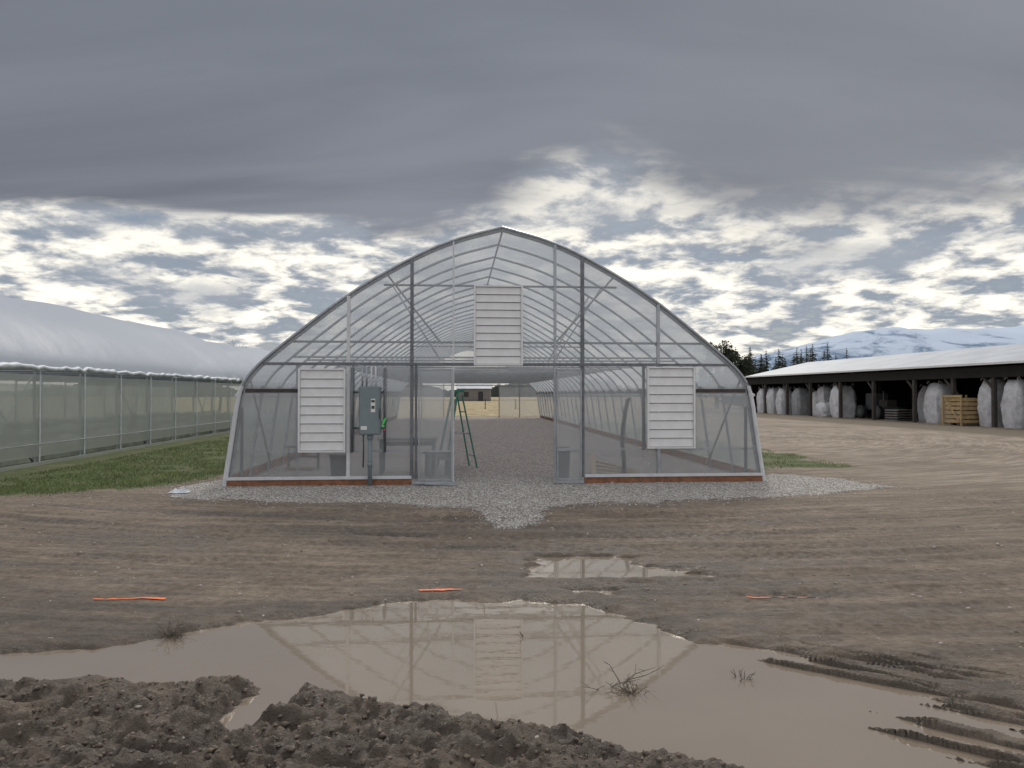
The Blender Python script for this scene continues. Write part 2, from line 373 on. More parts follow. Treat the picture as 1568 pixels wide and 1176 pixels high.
# ------------------------------------------------------------ grass blades
def blades(name,px,py,hmin,hmax,mat):
    n_=len(px); hz,_=H(px,py); a=rng.random(n_)*6.28; w=rng.uniform(.003,.007,n_); hh=rng.uniform(hmin,hmax,n_)
    lx=rng.normal(0,.4,n_)*hh; ly=rng.normal(0,.4,n_)*hh
    V_=np.zeros((n_,3,3)); V_[:,0]=np.stack([px-np.cos(a)*w,py-np.sin(a)*w,hz],1); V_[:,1]=np.stack([px+np.cos(a)*w,py+np.sin(a)*w,hz],1); V_[:,2]=np.stack([px+lx,py+ly,hz+hh],1)
    me=bpy.data.meshes.new(name); me.vertices.add(n_*3); me.vertices.foreach_set('co',V_.astype(np.float32).ravel())
    me.loops.add(n_*3); me.loops.foreach_set('vertex_index',np.arange(n_*3,dtype=np.int32)); me.polygons.add(n_); me.polygons.foreach_set('loop_start',np.arange(0,n_*3,3,dtype=np.int32)); me.update(calc_edges=True)
    me.materials.append(mat); o=bpy.data.objects.new(name,me); scene.collection.objects.link(o)
m,nt,out=newmat('grass_blade'); n=N(nt); p=n.pos()
c=n.mix(n.sm(n.noise(p,1.6,5),.3,.7),(.085,.135,.032),(.19,.25,.08)); c=n.mix(n.sm(n.noise(p,30,2),.52,.72),c,(.30,.26,.15))
nt.links.new(n.bsdf(c,.7),out.inputs[0])
NB=90000
v_=10.2+rng.random(NB)**1.8*20; u_=rng.uniform(-9.6,-4.2,NB)
px=u_+.0-.077*(v_-12.1)+.6; py=v_; sdg_=sdf(GR,px,py)+.35*fbm(px*1.2,py*1.2,3,101)
k=(sdg_<rng.normal(-.05,.18,NB))&(px>-12)&(fbm(px*1.1,py*1.1,3,411)+.25+rng.normal(0,.1,NB)>0); px,py=px[k],py[k]
q2=rng.uniform(5.1,7.6,12000); vv=rng.uniform(2,16,12000); gx=GC[0]+q2*CA-vv*SA; gy=GC[1]+q2*SA+vv*CA
kk=fbm(gx*1.5,gy*1.5,2,55)-.12*np.abs(q2-6.2)>-.08
blades('grass',np.concatenate([px,gx[kk]]),np.concatenate([py,gy[kk]]),.02,.06,m)
# ------------------------------------------------------------ greenhouse
half=[(4.57,0),(4.45,0.8),(4.35,1.55),(4.22,1.82),(3.97,2.08),(3.5,2.47),(2.57,3.21),(1.52,3.83),(.83,4.14),(0,4.36)]
def chaikin(p,k=2):
    for _ in range(k):
        r=[p[0]]
        for a,b_ in zip(p[:-1],p[1:]):
            r.append((a[0]*.75+b_[0]*.25,a[1]*.75+b_[1]*.25)); r.append((a[0]*.25+b_[0]*.75,a[1]*.25+b_[1]*.75))
        r.append(p[-1]); p=r
    return p
hp=chaikin(half,2)
zz=[p_[1] for p_ in hp]; ww=[p_[0] for p_ in hp]
def W(z): return float(np.interp(z,zz,ww))
full=[(-a,b_) for a,b_ in hp]+[(a,b_) for a,b_ in hp[::-1][1:]]
L=33.0; NR=27; SP=L/NR
gh=empty('greenhouse',(GC[0],GC[1],0),A)
def fb(a,v): return float(fbm(np.array([a*.25]),np.array([v*.12]),2,300)[0])
def roof_mesh(name,prof,v0,v1,nrib,mat,zmin,zmax,sag,parent,bulge=0.0):
    b=B(); pts=[p_ for p_ in prof if zmin<=p_[1]<=zmax]; sub=6; rows=nrib*sub+1
    vs=[];fs=[]
    for i in range(rows):
        v=v0+(v1-v0)*i/(rows-1); s_=math.sin(math.pi*(i%sub)/sub)*sag
        for (a,z) in pts:
            l=math.hypot(a,z-1.2) or 1
            k=1-s_/l+(bulge/l*fb(a,v) if bulge else 0)
            vs.append((a*k,v,1.2+(z-1.2)*k if z>1.2 else z))
    c=len(pts)
    for i in range(rows-1):
        for j in range(c-1): fs.append((i*c+j,i*c+j+1,(i+1)*c+j+1,(i+1)*c+j))
    b.add(vs,fs,mat); return b.build(name,parent,True)
roof_mesh('roof_film',full,-.03,L,NR,'roof',1.5,9,.05,gh)
for sgn,nm in ((-1,'side_film_a'),(1,'side_film_b')):
    roof_mesh(nm,[(sgn*a,z) for a,z in hp],-.03,L,NR,'side',.1,1.62,0,gh)
b=B()
for i in range(NR+1):
    v=L*i/NR
    if i==0: v=.05
    sc=[(a*.992,v,.0+z*.992) for a,z in full]
    b.path(sc,.024 if i else .03,'rib',6)
    if i>0:
        b.path([(-W(2.2)+.05,v,2.2),(W(2.2)-.05,v,2.2)],.019,'rib',5)
for a,z in ((0,4.28),): b.path([(a,.05,z),(a,L,z)],.018,'rib',5)
for s_ in (-1,1):
    for i in (1,2):
        v=L*i/NR
        b.path([(s_*1.95,v,3.52),(s_*1.1,v,2.2)],.012,'rib',5)
    b.path([(s_*1.95,.1,3.55),(s_*1.05,1.1,2.45)],.018,'galv',5)
    b.path([(s_*4.2,.1,1.75),(s_*4.45,2.4,.1)],.02,'galv',5)
b.build('ribs_and_ties',gh,True)
b=B()
for s_ in (-1,1):
    b.box((s_*4.31,L/2,1.60),(.035,L,.15),'hip')
    b.box((s_*4.56,L/2,.075),(.04,L,.17),'wood')
    b.path([(s_*4.40,-.02,1.50),(s_*4.40,L,1.50)],.03,'white',6)
b.box((-3.03,-.03,.05),(3.02,.04,.11),'wood'); b.box((2.98,-.03,.05),(3.14,.04,.11),'wood')
for u0,u1 in ((-4.25,-3.40),(3.38,4.25)): b.box(((u0+u1)/2,-.02,1.575),(u1-u0,.02,.06),'hip')
b.build('base_and_hip_boards',gh)
b=B()
def stud(u,z0,z1,w=.05,k='galv',v=.045): b.box((u,v,(z0+z1)/2),(w,.05,z1-z0),k)
def top(u):
    return float(np.interp(abs(u),ww[::-1],zz[::-1]))-.03
stud(-2.57,.1,top(-2.57),.055,'white',-.035); stud(-1.52,.1,top(-1.52),.055,'galvd',-.036); stud(-1.45,.1,2.0,.04,'galvd',-.035)
stud(-.824,.02,top(-.824),.028,'white',-.04); stud(.905,.02,top(.905),.045,'galv',-.036); stud(1.377,.1,top(1.377),.06,'galvd',-.036); stud(2.70,.1,top(2.70),.05,'galv',-.036)
stud(-3.42,.1,2.0,.035); stud(-4.32,.1,1.3,.035,'galvd'); stud(4.28,.1,1.3,.035,'galvd'); stud(2.46,.55,2.0,.04,'galvd'); stud(3.36,.55,2.0,.035)
stud(-2.5,.55,2.0,.035,'galvd'); stud(-1.98,.55,1.95,.04,'galvd')
def hor(z,u0,u1,h=.035,k='galv',v=.10): b.box(((u0+u1)/2,v,z),(u1-u0,.035,h),k)
hor(3.37,-2.0,2.0,.03,'galvd'); hor(2.40,-W(2.4)+.05,W(2.4)-.05,.035,'galvd'); hor(2.02,-W(2.02)+.06,W(2.02)-.06,.045,'galvd',-.06+.0); hor(2.33,-1.5,1.4,.02)
hor(.56,-W(.56)+.05,-1.5,.03); hor(.56,.95,W(.56)-.05,.03); hor(1.96,-.8,.88,.04,'galv',-.035)
b.box((-3.03,-.055,.125),(3.02,.03,.05),'white'); b.box((2.98,-.055,.125),(3.14,.03,.05),'white')
b.path([(a,-.03,z) for a,z in full if z<1.7 and a<0],.033,'white',6); b.path([(a,-.03,z) for a,z in full if z<1.7 and a>0],.033,'white',6)
b.path([(a,-.03,z) for a,z in full if z>=1.5],.022,'galv',6)
b.path([(a*1.006+(0.02 if a>0 else -.02)*(z<1.6),.05,z) for a,z in full],.026,'hem',6)
b.box((-1.15,-.10,.03),(.72,.05,.05),'galv'); b.box((1.13,-.10,.03),(.52,.05,.05),'galv')
b.path([(-1.46,-.14,.03),(-.80,-.14,.03)],.02,'galv'); b.path([(-1.3,-.16,.02),(-.75,-.3,.02)],.016,'galv')
b.build('end_wall_frame',gh)
def endfilm(name,v,op0,op1,parent,h_open=2.0,mat='end'):
    b=B(); zs=sorted(set([.1]+[z for z in zz if z>.1]+[h_open])); vs=[];
    for z0,z1 in zip(zs[:-1],zs[1:]):
        a0,a1=W(z0)-.01,W(z1)-.01
        if z1<=h_open+1e-6:
            for (l0,l1,r0,r1) in ((-a0,-a1,op0,op0),(op1,op1,a0,a1)):
                b.add([(l0,v,z0),(r0,v,z0),(r1,v,z1),(l1,v,z1)],[(0,1,2,3)],mat)
        else: b.add([(-a0,v,z0),(a0,v,z0),(a1,v,z1),(-a1,v,z1)],[(0,1,2,3)],mat)
    return b.build(name,parent)
endfilm('front_wall_film',0,-1.52,1.377,gh)
endfilm('back_wall_film',L,-1.6,1.9,gh)
b=B()
for u0,u1 in ((-1.40,-.85),(.94,1.34)):
    b.add([(u0,-.095,.06),(u1,-.095,.06),(u1,-.095,1.93),(u0,-.095,1.93)],[(0,1,2,3)],'door')
    for u in (u0,u1): b.box((u,-.10,1.0),(.022,.025,1.86),'galv')
    for z in (.08,.56,1.93): b.box(((u0+u1)/2,-.10,z),(u1-u0-.024,.025,.025),'galv')
b.build('sliding_doors',gh)
b=B()
for u in (-3.0,-1.6,1.9,3.2): b.box((u,L+.05,(top(u))/2),(.05,.05,top(u)),'galvd')
for z in (2.05,2.45): b.box((0,L+.05,z),(2*W(z)-.1,.05,.05),'galvd')
b.path([(a,L,z) for a,z in full],.03,'white',6)
b.build('back_wall_frame',gh)
def louver(name,u0,u1,z0,z1,parent,ns=9):
    b=B(); uc=(u0+u1)/2; w=u1-u0
    b.box((u0+.015,-.075,(z0+z1)/2),(.03,.07,z1-z0),'alu'); b.box((u1-.015,-.075,(z0+z1)/2),(.03,.07,z1-z0),'alu')
    b.box((uc,-.075,z1-.012),(w-.062,.07,.024),'alu'); b.box((uc,-.075,z0+.012),(w-.062,.07,.024),'alu')
    b.box((uc,-.045,(z0+z1)/2),(w-.064,.006,z1-z0-.05),'shadowgap')
    hs=(z1-z0-.05)/ns
    for i in range(ns):
        zc=z0+.025+hs*(i+.5)
        b.box((uc,-.078,zc),(w-.066,.004,hs*.93),'alu',Matrix.Rotation(math.radians(-5+random.gauss(0,.8)),3,'X'))
        b.box((uc,-.088,zc-hs*.43),(w-.068,.012,.010),'alu')
    return b.build(name,parent)
louver('louver_shutter_west',-3.38,-2.61,.553,1.94,gh); louver('louver_shutter_east',2.49,3.33,.584,1.985,gh); louver('louver_shutter_gable',-.48,.347,2.0,3.355,gh,10)
# electrical panel
ep=empty('electrical_panel',tuple(G(-2.2,-.12,0)),A)
b=B(); b.box((0,-.02,1.243),(.35,.15,.80),'elec'); b.build('box',ep,bevel=.008)
b=B(); b.box((0,-.105,1.243),(.31,.012,.76),'elec'); b.box((.165,-.10,1.2),(.02,.05,.16),'dgrey'); b.build('cover',ep,bevel=.004)
b=B(); b.box((.06,-.114,1.33),(.07,.004,.22),'label'); b.box((.06,-.118,1.40),(.055,.003,.04),'labeld'); b.box((.06,-.118,1.30),(.05,.003,.05),'labeld'); b.box((-.09,-.114,.96),(.1,.004,.06),'label')
b.box((.235,-.06,1.07),(.03,.004,.10),'greent',Matrix.Rotation(.4,3,'Y')); b.box((.22,-.062,.99),(.035,.004,.04),'greent'); b.box((.24,-.065,.93),(.02,.004,.03),'pink')
b.build('labels_and_tags',ep)
b=B()
for dx in (-.30,.24): b.box((dx,.03,1.25),(.04,.04,1.4),'galvd')
for z in (1.55,.95): b.box((-.03,.075,z),(.56,.03,.04),'galv')
for dx in (-.13,-.06,.02,.09): b.path([(dx,.0,1.64),(dx,.0,1.98)],.014,'galv' if dx<0 else 'white',8)
b.path([(0,-.02,.845),(0,-.02,0.0)],.036,'elec',12); b.path([(0,-.02,.84),(0,-.02,.76)],.045,'elec',12); b.path([(-.11,-.02,.845),(-.11,.02,.6),(-.12,.04,.3)],.012,'dgrey',8)
b.path([(0,-.02,.38),(0,-.02,.32)],.045,'elec',12)
b.build('struts_and_conduit',ep,True)
# ------------------------------------------------------------ step ladder
ld=empty('step_ladder',(-1.14,14.7,0),math.radians(25))
b=B(); hl=1.56
for s_ in (-1,1):
    b.beam((-.34,s_*.26,0),(-.04,s_*.15,hl),.028,.07,'lgreen')
    b.beam((.36,s_*.22,0),(.06,s_*.14,hl-.06),.022,.04,'lgreen')
    b.beam((-.2,s_*.215,.72),(.215,s_*.19,.72),.01,.02,'galv')
b.box((0,0,hl+.02),(.20,.36,.05),'lgreen')
for i in range(1,5):
    t=i*.3/hl; b.box((-.34+.30*t,0,i*.3),(.085,.50-.2*t,.022),'galv')
for z in (.25,.7,1.15):
    t=z/hl; b.beam((.36-.3*t,-.21+.07*t,z),(.36-.3*t,.21-.07*t,z),.02,.025,'galv')
b.build('frame',ld,bevel=.003)
def bench(x,y,w,d,hh,rz):
    o=empty('workbench',(x,y,0),rz); b=B(); b.box((0,0,hh-.02),(w,d,.045),'bench')
    for sx in (-1,1):
        for sy in (-1,1): b.box((sx*(w/2-.06),sy*(d/2-.06),(hh-.045)/2),(.06,.06,hh-.045),'galvd')
        b.box((sx*(w/2-.06),0,.25),(.035,d-.18,.05),'galvd')
    b.box((0,-(d/2-.06),hh-.1),(w-.18,.035,.08),'bench'); b.build('top_and_legs',o)
bench(-2.0,13.7,1.1,.6,.68,A); bench(-1.35,13.1,.5,.5,.46,A+.2)
b=B(); b.path([(0,0,0),(0,0,.03),(0,0,.40),(0,0,.42),(0,0,.44)],[.12,.125,.15,.165,.165],'black',20); o=b.build('trash_can',None,True); o.location=(-3.1,12.7,0)
b=B()
b.path([(0,0,0),(0,0,.5)],[.14,.17],'dgrey',4); b.box((0,0,.52),(.28,.28,.035),'dgrey'); b.path([(-.12,.12,.54),(.12,.12,.54)],.02,'dgrey'); o=b.build('storage_bin'); o.location=tuple(G(1.15,.7)); 
b=B(); b.path([(2.12,13.0,1.42),(2.07,13.0,1.2),(2.03,13.02,.9),(2.02,13.04,.6),(2.05,13.05,.3),(2.06,13.1,.02)],.038,'black',8); b.path([(2.12,13.0,1.44),(2.15,13.0,1.40)],.04,'black',8); b.build('drain_hose',None,True)
b=B()
for i in range(4): b.beam((1.45+.05*i,13.2+.25*i,.06+.05*i),(2.3+.03*i,12.9+.25*i,.05),.09,.04,'rawwood')
b.beam((1.5,13.0,.04),(1.6,14.1,.3),.09,.04,'rawwood'); b.build('lumber_stack')
b=B(); b.box((0,0,.03),(.55,.04,.05),'rawwood'); b.box((-.3,.3,.2),(.04,.04,.4),'galvd'); b.box((.3,.3,.25),(.04,.04,.5),'galvd'); b.box((0,.3,.45),(.7,.3,.03),'bench'); b.box((0,.3,.25),(.6,.25,.02),'bench'); o=b.build('plant_stand'); o.location=tuple(G(-3.9,2.4))
b=B(); vs=[];fs=[]
for i in range(9):
    for j in range(7): vs.append((i*.035,j*.03,.02+.06*abs(random.gauss(0,.5))*(0<i<8)*(0<j<6)))
for i in range(8):
    for j in range(6): fs.append((i*7+j,i*7+j+1,(i+1)*7+j+1,(i+1)*7+j))
b.add(vs,fs,'hem'); o=b.build('plastic_sheet'); o.location=(-5.25,10.85,-.01)
# ------------------------------------------------------------ neighbouring greenhouse (left)
lg=empty('white_greenhouse',tuple(G(-9.66-4.6,-9,0)),A)
LL=44; hl2=[(4.6,0),(4.6,1.0),(4.58,2.12),(4.35,2.5),(3.6,3.15),(2.6,3.75),(1.4,4.15),(0,4.34)]
hp2=chaikin(hl2,2); f2=[(-a,z) for a,z in hp2]+[(a,z) for a,z in hp2[::-1][1:]]
roof_mesh('roof_film',f2,0,LL,24,'lroof',2.08,9,.008,lg,.45)
roof_mesh('side_film',hp2,0,LL,24,'lside',.08,2.12,0,lg); roof_mesh('far_side_film',[(-a,z) for a,z in hp2],0,LL,24,'lside',.08,2.12,0,lg)
b=B()
for i in range(25):
    v=LL*i/24
    b.path([(4.52,v,0),(4.5,v,2.1)],.03,'galv',6); b.path([(-4.52,v,0),(-4.5,v,2.1)],.03,'galv',6)
    b.path([(-4.5,v,2.05),(4.5,v,2.05)],.02,'galv',5)
    b.box((4.625,v,1.05),(.015,.03,2.0),'hem')
    if i%3==0 and i<24: b.path([(4.5,v,.05),(4.48,v+1.8,1.9)],.02,'galv',5); b.path([(4.5,v+1.83,.05),(4.48,v,1.9)],.02,'galvd',5)
b.path([(4.64,0,.45),(4.64,LL,.45)],.012,'galv',5)
b.box((4.63,LL/2,.04),(.03,LL,.08),'lside')
b.build('posts',lg)
b=B(); pts=[];rr=[]
for i in range(240):
    v=LL*i/239; pts.append((4.62+random.gauss(0,.012),v,2.10+random.gauss(0,.014)-.03*math.sin(v*3.4)**2)); rr.append(.042+abs(random.gauss(0,.014)))
b.path(pts,rr,'hem',8); b.build('rolled_film_hem',lg,True)
M['crop']=simple('crop_leaves',(.06,.10,.035),.8,0,.4,7,.5); M['soil']=simple('bed_cover',(.36,.38,.32),.8,0,.3,1)
b=B()
for row in range(5):
    u=-3.4+row*1.75; vs=[];fs=[]; nn=140
    for i in range(nn+1):
        v=.5+(LL-1)*i/nn; a=.45*(1+.3*random.random())
        for du,z in ((-.5,0),(-.42,.28*a*2),(0,.42*a*2),(.42,.28*a*2),(.5,0)): vs.append((u+du,v,z*(1+.25*random.gauss(0,.5)) if z else 0.01))
    for i in range(nn):
        for j in range(4): fs.append((i*5+j,i*5+j+1,(i+1)*5+j+1,(i+1)*5+j))
    b.add(vs,fs,'crop' if row in (1,3) else 'soil')
b.build('crop_rows',lg)
# ------------------------------------------------------------ open shed (right)
SX=25.03; SS=-.0955; sa=math.atan(-SS)
sh=empty('open_storage_shed',(SX+SS*22,22,0),sa)
SL=36.5; D1=5.0
b=B()
nb=160; vs=[];fs=[]
for i in range(nb*2+1):
    v=SL*i/(nb*2); dz=.018*(i%2)
    for u,z in ((-.35,2.93),(D1,4.12),(2*D1+.3,2.93)): vs.append((u,v,z+dz))
for i in range(nb*2):
    for j in range(2): fs.append((i*3+j,i*3+j+1,(i+1)*3+j+1,(i+1)*3+j))
b.add(vs,fs,'shedroof'); b.build('roof',sh)
b=B(); b.box((-.37,SL/2,2.89),(.03,SL,.09),'alu')
b.build('fascia',sh)
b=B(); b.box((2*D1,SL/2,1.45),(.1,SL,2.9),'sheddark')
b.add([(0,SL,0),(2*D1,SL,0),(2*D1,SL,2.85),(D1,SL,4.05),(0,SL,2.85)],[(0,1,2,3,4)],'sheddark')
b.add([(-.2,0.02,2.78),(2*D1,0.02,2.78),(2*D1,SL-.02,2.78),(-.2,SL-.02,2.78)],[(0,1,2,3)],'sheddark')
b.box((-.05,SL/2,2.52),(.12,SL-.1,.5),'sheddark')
b.build('walls_and_beam',sh)
b=B()
for d in (23,26,29.3,32.4,35,37.9,41.5,45,48.7,52,55.5,58.2):
    b.box((0,(d-22),1.13),(.17,.17,2.26),'post')
    b.beam((0,(d-22),1.7),(0,(d-22)+.6,2.25),.08,.1,'post'); b.box((D1,(d-22),1.38),(.17,.17,2.76),'post')
b.build('posts',sh)
def sack(name,u,d,w,hh,k='bag',z0=0.0):
    b=B(); vs=[];fs=[]; nr,nc=12,28; ph=random.random()*6; ln=random.gauss(0,.05)
    for i in range(nr+1):
        t=i/nr; z=z0+hh*t; s_=w/2*(.88+.16*math.sin(math.pi*min(1,t*1.15))**.6)*(1 if t<.9 else .93-.5*(t-.9)*4)
        for j in range(nc):
            a=2*math.pi*j/nc; c,q=math.cos(a),math.sin(a); e=.42
            r=s_*(1+.04*math.sin(9*a+ph)+.04*math.sin(5*a+t*7+ph)+.025*random.gauss(0,1))
            vs.append((u+math.copysign(abs(c)**e,c)*r,d-22+ln*t+math.copysign(abs(q)**e,q)*r,z+.03*random.gauss(0,1)*(i>0)))
    for i in range(nr):
        for j in range(nc): fs.append((i*nc+j,i*nc+(j+1)%nc,(i+1)*nc+(j+1)%nc,(i+1)*nc+j))
    fs.append(tuple(nr*nc+j for j in range(nc)))
    b.add(vs,fs,k)
    for sx,sy in ((-1,-1),(1,-1),(1,1),(-1,1)):
        p0=Vector((u+sx*w*.36,d-22+sy*w*.36,z0+hh)); b.path([p0,p0+Vector((sx*-.05,sy*-.02,.16)),p0+Vector((sx*-.14,0,.05))],.02,k,5)
    o=b.build(name,None,True); o.location=sh.location; o.rotation_euler=sh.rotation_euler; return o
for (u,d,w,hh,k) in ((.8,37.0,1.2,2.05,'bag'),(1.2,38.4,.9,1.9,'bagd'),(.6,33.2,.95,2.15,'bag'),(.5,31.6,1.0,2.15,'bag'),(1.0,30.2,1.0,2.0,'bag'),(.8,28.5,1,1.9,'bag'),
   (.6,45.7,1.25,2.05,'bag'),(.3,47.2,1.1,.95,'bag'),(.95,48.5,.95,2.0,'bag'),(1.2,49.6,1.0,1.7,'bag'),(.7,51.3,1.1,1.9,'bagd'),(.5,53.4,1.0,1.9,'bag'),(.5,55,1.0,1.9,'bag'),(.5,56.7,1.0,1.9,'bag'),(3.4,41,1.0,1.6,'bagd'),(2.8,35.8,1.0,1.6,'bagd')):
    sack('bulk_bag',u,d,w,hh,k)
b=B(); b.box((0,0,.66),(1.15,1.0,.02),'crate')
for z in (.18,.36,.54,.72,.90,1.08):
    b.box((-.56,0,z),(.03,1.16,.14),'crate'); b.box((0,-.56,z),(1.09,.03,.14),'crate'); b.box((.56,0,z),(.03,1.16,.14),'crate'); b.box((0,.56,z),(1.09,.03,.14),'crate')
for sx in (-1,1):
    for sy in (-1,1): b.box((sx*.62,sy*.62,.64),(.07,.07,1.28),'crate')
b.box((-.62,0,1.22),(.05,1.17,.1),'crate'); b.beam((-.6,-.5,.15),(-.6,.5,1.1),.03,.09,'crate')
o=b.build('wooden_crate'); o.location=(SX+SS*34.4+.1,34.4,0); o.rotation_euler=(0,0,sa); o.scale=(1,1,1.15)
b=B()
def wheel(c,r,w):
    for rr_,ww_,k in ((r,w,'black'),(r*.55,w*1.05,'dgrey')):
        b.path([(c[0]-ww_/2,c[1],c[2]),(c[0]-ww_/2*.8,c[1],c[2]),(c[0]+ww_/2*.8,c[1],c[2]),(c[0]+ww_/2,c[1],c[2])],[rr_*.85,rr_,rr_,rr_*.85],k,20)
for c in ((-.2,-.8,.42),(1.2,-.8,.42),(-.2,.9,.42),(1.2,.9,.42)): wheel(c,.42,.28)
b.box((.5,0,.65),(.9,2.2,.2),'dgrey'); b.box((.5,.4,1.15),(.8,1.0,.8),'dgrey'); b.box((.5,-.7,.95),(.6,.8,.4),'post'); b.path([(.1,-.9,1.1),(.1,-.9,1.7)],.04,'dgrey')
o=b.build('farm_cart'); o.location=(SX+SS*43+1.0,43.2,0); o.rotation_euler=(0,0,sa)
b=B()
for i in range(5): b.box((0,0,.07+i*.14),(1.1,1.1,.025),'bench'); b.box((-.5,0,.0+i*.14+.03),(.08,1.1,.05),'bench'); b.box((.5,0,.03+i*.14),(.08,1.1,.05),'bench')
o=b.build('pallet_stack'); o.location=(SX+SS*40+.6,40,0); o.rotation_euler=(0,0,sa)
# ------------------------------------------------------------ dead weeds
def weed(x,y,r,cnt,seed):
    random.seed(seed); b=B(); z=max(Hs(x,y),WL-.02)
    for i in range(cnt):
        a=random.random()*6.28; l=r*random.uniform(.5,1.2); e=random.uniform(.15,1.1)
        p=Vector((random.gauss(0,r*.15),random.gauss(0,r*.1),0)); d=Vector((math.cos(a)*math.cos(e),math.sin(a)*math.cos(e),math.sin(e)))
        pts=[p]; 
        for s_ in range(4): d=(d+Vector((random.gauss(0,.3),random.gauss(0,.3),random.gauss(-.05,.25)))).normalized(); pts.append(pts[-1]+d*l/4)
        b.path(pts,[.0035,.003,.0022,.0018,.001],'twig',4)
        for q in (1,2,3):
            d2=Vector((random.gauss(0,1),random.gauss(0,1),random.uniform(0,1))).normalized(); b.path([pts[q],pts[q]+d2*l*.2],[.002,.001],'twig',3)
    o=b.build('dead_weed'); o.location=(x,y,z)
weed(-2.30,4.86,.15,38,1); weed(.66,3.95,.12,30,2); weed(.60,4.05,.26,6,5); weed(1.32,4.15,.1,12,3); weed(.07,4.85,.08,5,4)
m,nt,out=newmat('orange_spray_paint'); n=N(nt); p=n.pos()
tr=n.new('ShaderNodeBsdfTransparent'); ms=n.new('ShaderNodeMixShader')
uvn=n.new('ShaderNodeAttribute',attribute_name='edge')
f=n.sm(n.math('SUBTRACT',uvn.outputs['Fac'],n.math('MULTIPLY',n.noise(n.mapping(p,(.35,1,1)),34,6,.75),1.6)),-.35,.1)
nt.links.new(f,ms.inputs[0]); nt.links.new(tr.outputs[0],ms.inputs[1]); nt.links.new(n.bsdf((.85,.17,.04),.6),ms.inputs[2]); nt.links.new(ms.outputs[0],out.inputs[0])
def mark(x0,x1,y,sl,w=.06,st=1.0):
    nn=90; xs=np.linspace(x0,x1,nn); offs=np.array([-1,-.5,0,.5,1])*w
    P=[];E=[]
    for xx in xs:
        yc=y+sl*(xx-x0)+.01*math.sin(xx*9)
        for o_ in offs:
            P.append((xx,yc+o_)); E.append((1-abs(o_)/w)*st*min(1,(xx-x0)/.05+.05,(x1-xx)/.05+.05))
    P=np.array(P); hz,_=H(P[:,0],P[:,1]); vs=[(a,b_,c+.009) for (a,b_),c in zip(P,hz)]
    fs=[(i*5+j,i*5+j+5,i*5+j+6,i*5+j+1) for i in range(nn-1) for j in range(4)]
    me=bpy.data.meshes.new('spray_paint_mark'); me.from_pydata(vs,[],fs); me.materials.append(m)
    at=me.attributes.new('edge','FLOAT','POINT'); at.data.foreach_set('value',E)
    o=bpy.data.objects.new('spray_paint_mark',me); scene.collection.objects.link(o)
mark(-3.33,-2.70,5.62,0,.05,1.15); mark(-.80,-.38,5.9,.02,.05,1.1); mark(1.82,2.48,5.66,.02,.05,1.0)
# ------------------------------------------------------------ trees
M['needle']=simple('conifer_needles',(.022,.034,.020),.8,0,.45,1.5)
M['leafd']=simple('dark_foliage',(.035,.045,.025),.8,0,.5,1.2)
def conifer(b,x,y,hh,w):
    b.path([(x,y,0),(x,y,hh*.97)],[hh*.022,.02],'bark',6)
    nl=int(hh*4)
    for i in range(nl):
        t=(i+random.random()*.6)/nl; z=hh*(.12+.86*t); r=w*(1-t)**.8*random.uniform(.65,1.15)+.05
        nb=int(7+6*(1-t))
        for j in range(nb):
            a=random.random()*6.28; rr=r*random.uniform(.6,1.15); dx,dy=math.cos(a),math.sin(a)
            tip=Vector((x+dx*rr,y+dy*rr,z-rr*.25)); base=Vector((x,y,z+.08)); side=Vector((-dy,dx,0))*rr*.22
            mid=base.lerp(tip,.55)
            b.add([base,mid+side+Vector((0,0,-.05)),tip,mid-side+Vector((0,0,-.02))],[(0,1,2,3)],'needle')
            b.add([mid,mid.lerp(tip,.5)+Vector((0,0,-rr*.18))+side*.5,tip],[(0,1,2)],'needle')
def broad(b,x,y,hh,w,k='leafd'):
    b.path([(x,y,0),(x+.1,y,hh*.4),(x-.05,y,hh*.75)],[hh*.035,hh*.025,.03],'bark',7)
    cl=[]
    for i in range(16):
        a=random.random()*6.28; r=w*random.uniform(.1,.8); z=hh*random.uniform(.25,.92); r*=1-.5*max(0,z/hh-.55)*2
        c=Vector((x+math.cos(a)*r,y+math.sin(a)*r,z)); cl.append(c); b.path([(x,y,z*.6),tuple(c)],[hh*.012,.01],'bark',4)
    for c in cl:
        R=w*random.uniform(.25,.42)
        for q in range(230):
            p=c+Vector((random.gauss(0,1),random.gauss(0,1),random.gauss(0,.9))).normalized()*R*random.random()**.4
            s_=.10*random.uniform(.6,1.6); d1=Vector((random.gauss(0,1),random.gauss(0,1),random.gauss(0,1))).normalized(); d2=d1.cross(Vector((random.gauss(0,1),random.gauss(0,1),.3))).normalized()
            b.add([p-d1*s_,p+d2*s_*.7,p+d1*s_,p-d2*s_*.7],[(0,1,2,3)],k)
random.seed(11)
for (x_,y_,h_,w_) in ((21.3,74,7.1,1.9),(23.2,76,6.2,1.8),(25.4,78,5.6,1.9)):
    b=B(); broad(b,0,0,h_,w_); o=b.build('evergreen_tree'); o.location=(x_,y_,0)
b=B()
for i in range(42):
    d=random.uniform(85,110); f_=i/41; pxn=.315+.15*f_+random.uniform(-.006,.006); conifer(b,pxn*d,d,1.8+ (.046+.028*random.random()*(1 if random.random()<.5 else .3)-.001*f_)*d,2.1)
b.build('distant_conifers')
def branch(b,p,d,l,r,dep):
    q=p+d*l; b.path([p,p.lerp(q,.5)+Vector((random.gauss(0,.04),random.gauss(0,.04),0))*l,q],[r,r*.85,r*.65],'bark',5)
    if dep==0: return
    for i in range(random.choice((2,3,3))):
        nd=(d+Vector((random.gauss(0,.5),random.gauss(0,.5),random.gauss(.1,.3)))).normalized(); branch(b,q,nd,l*random.uniform(.6,.85),r*.6,dep-1)
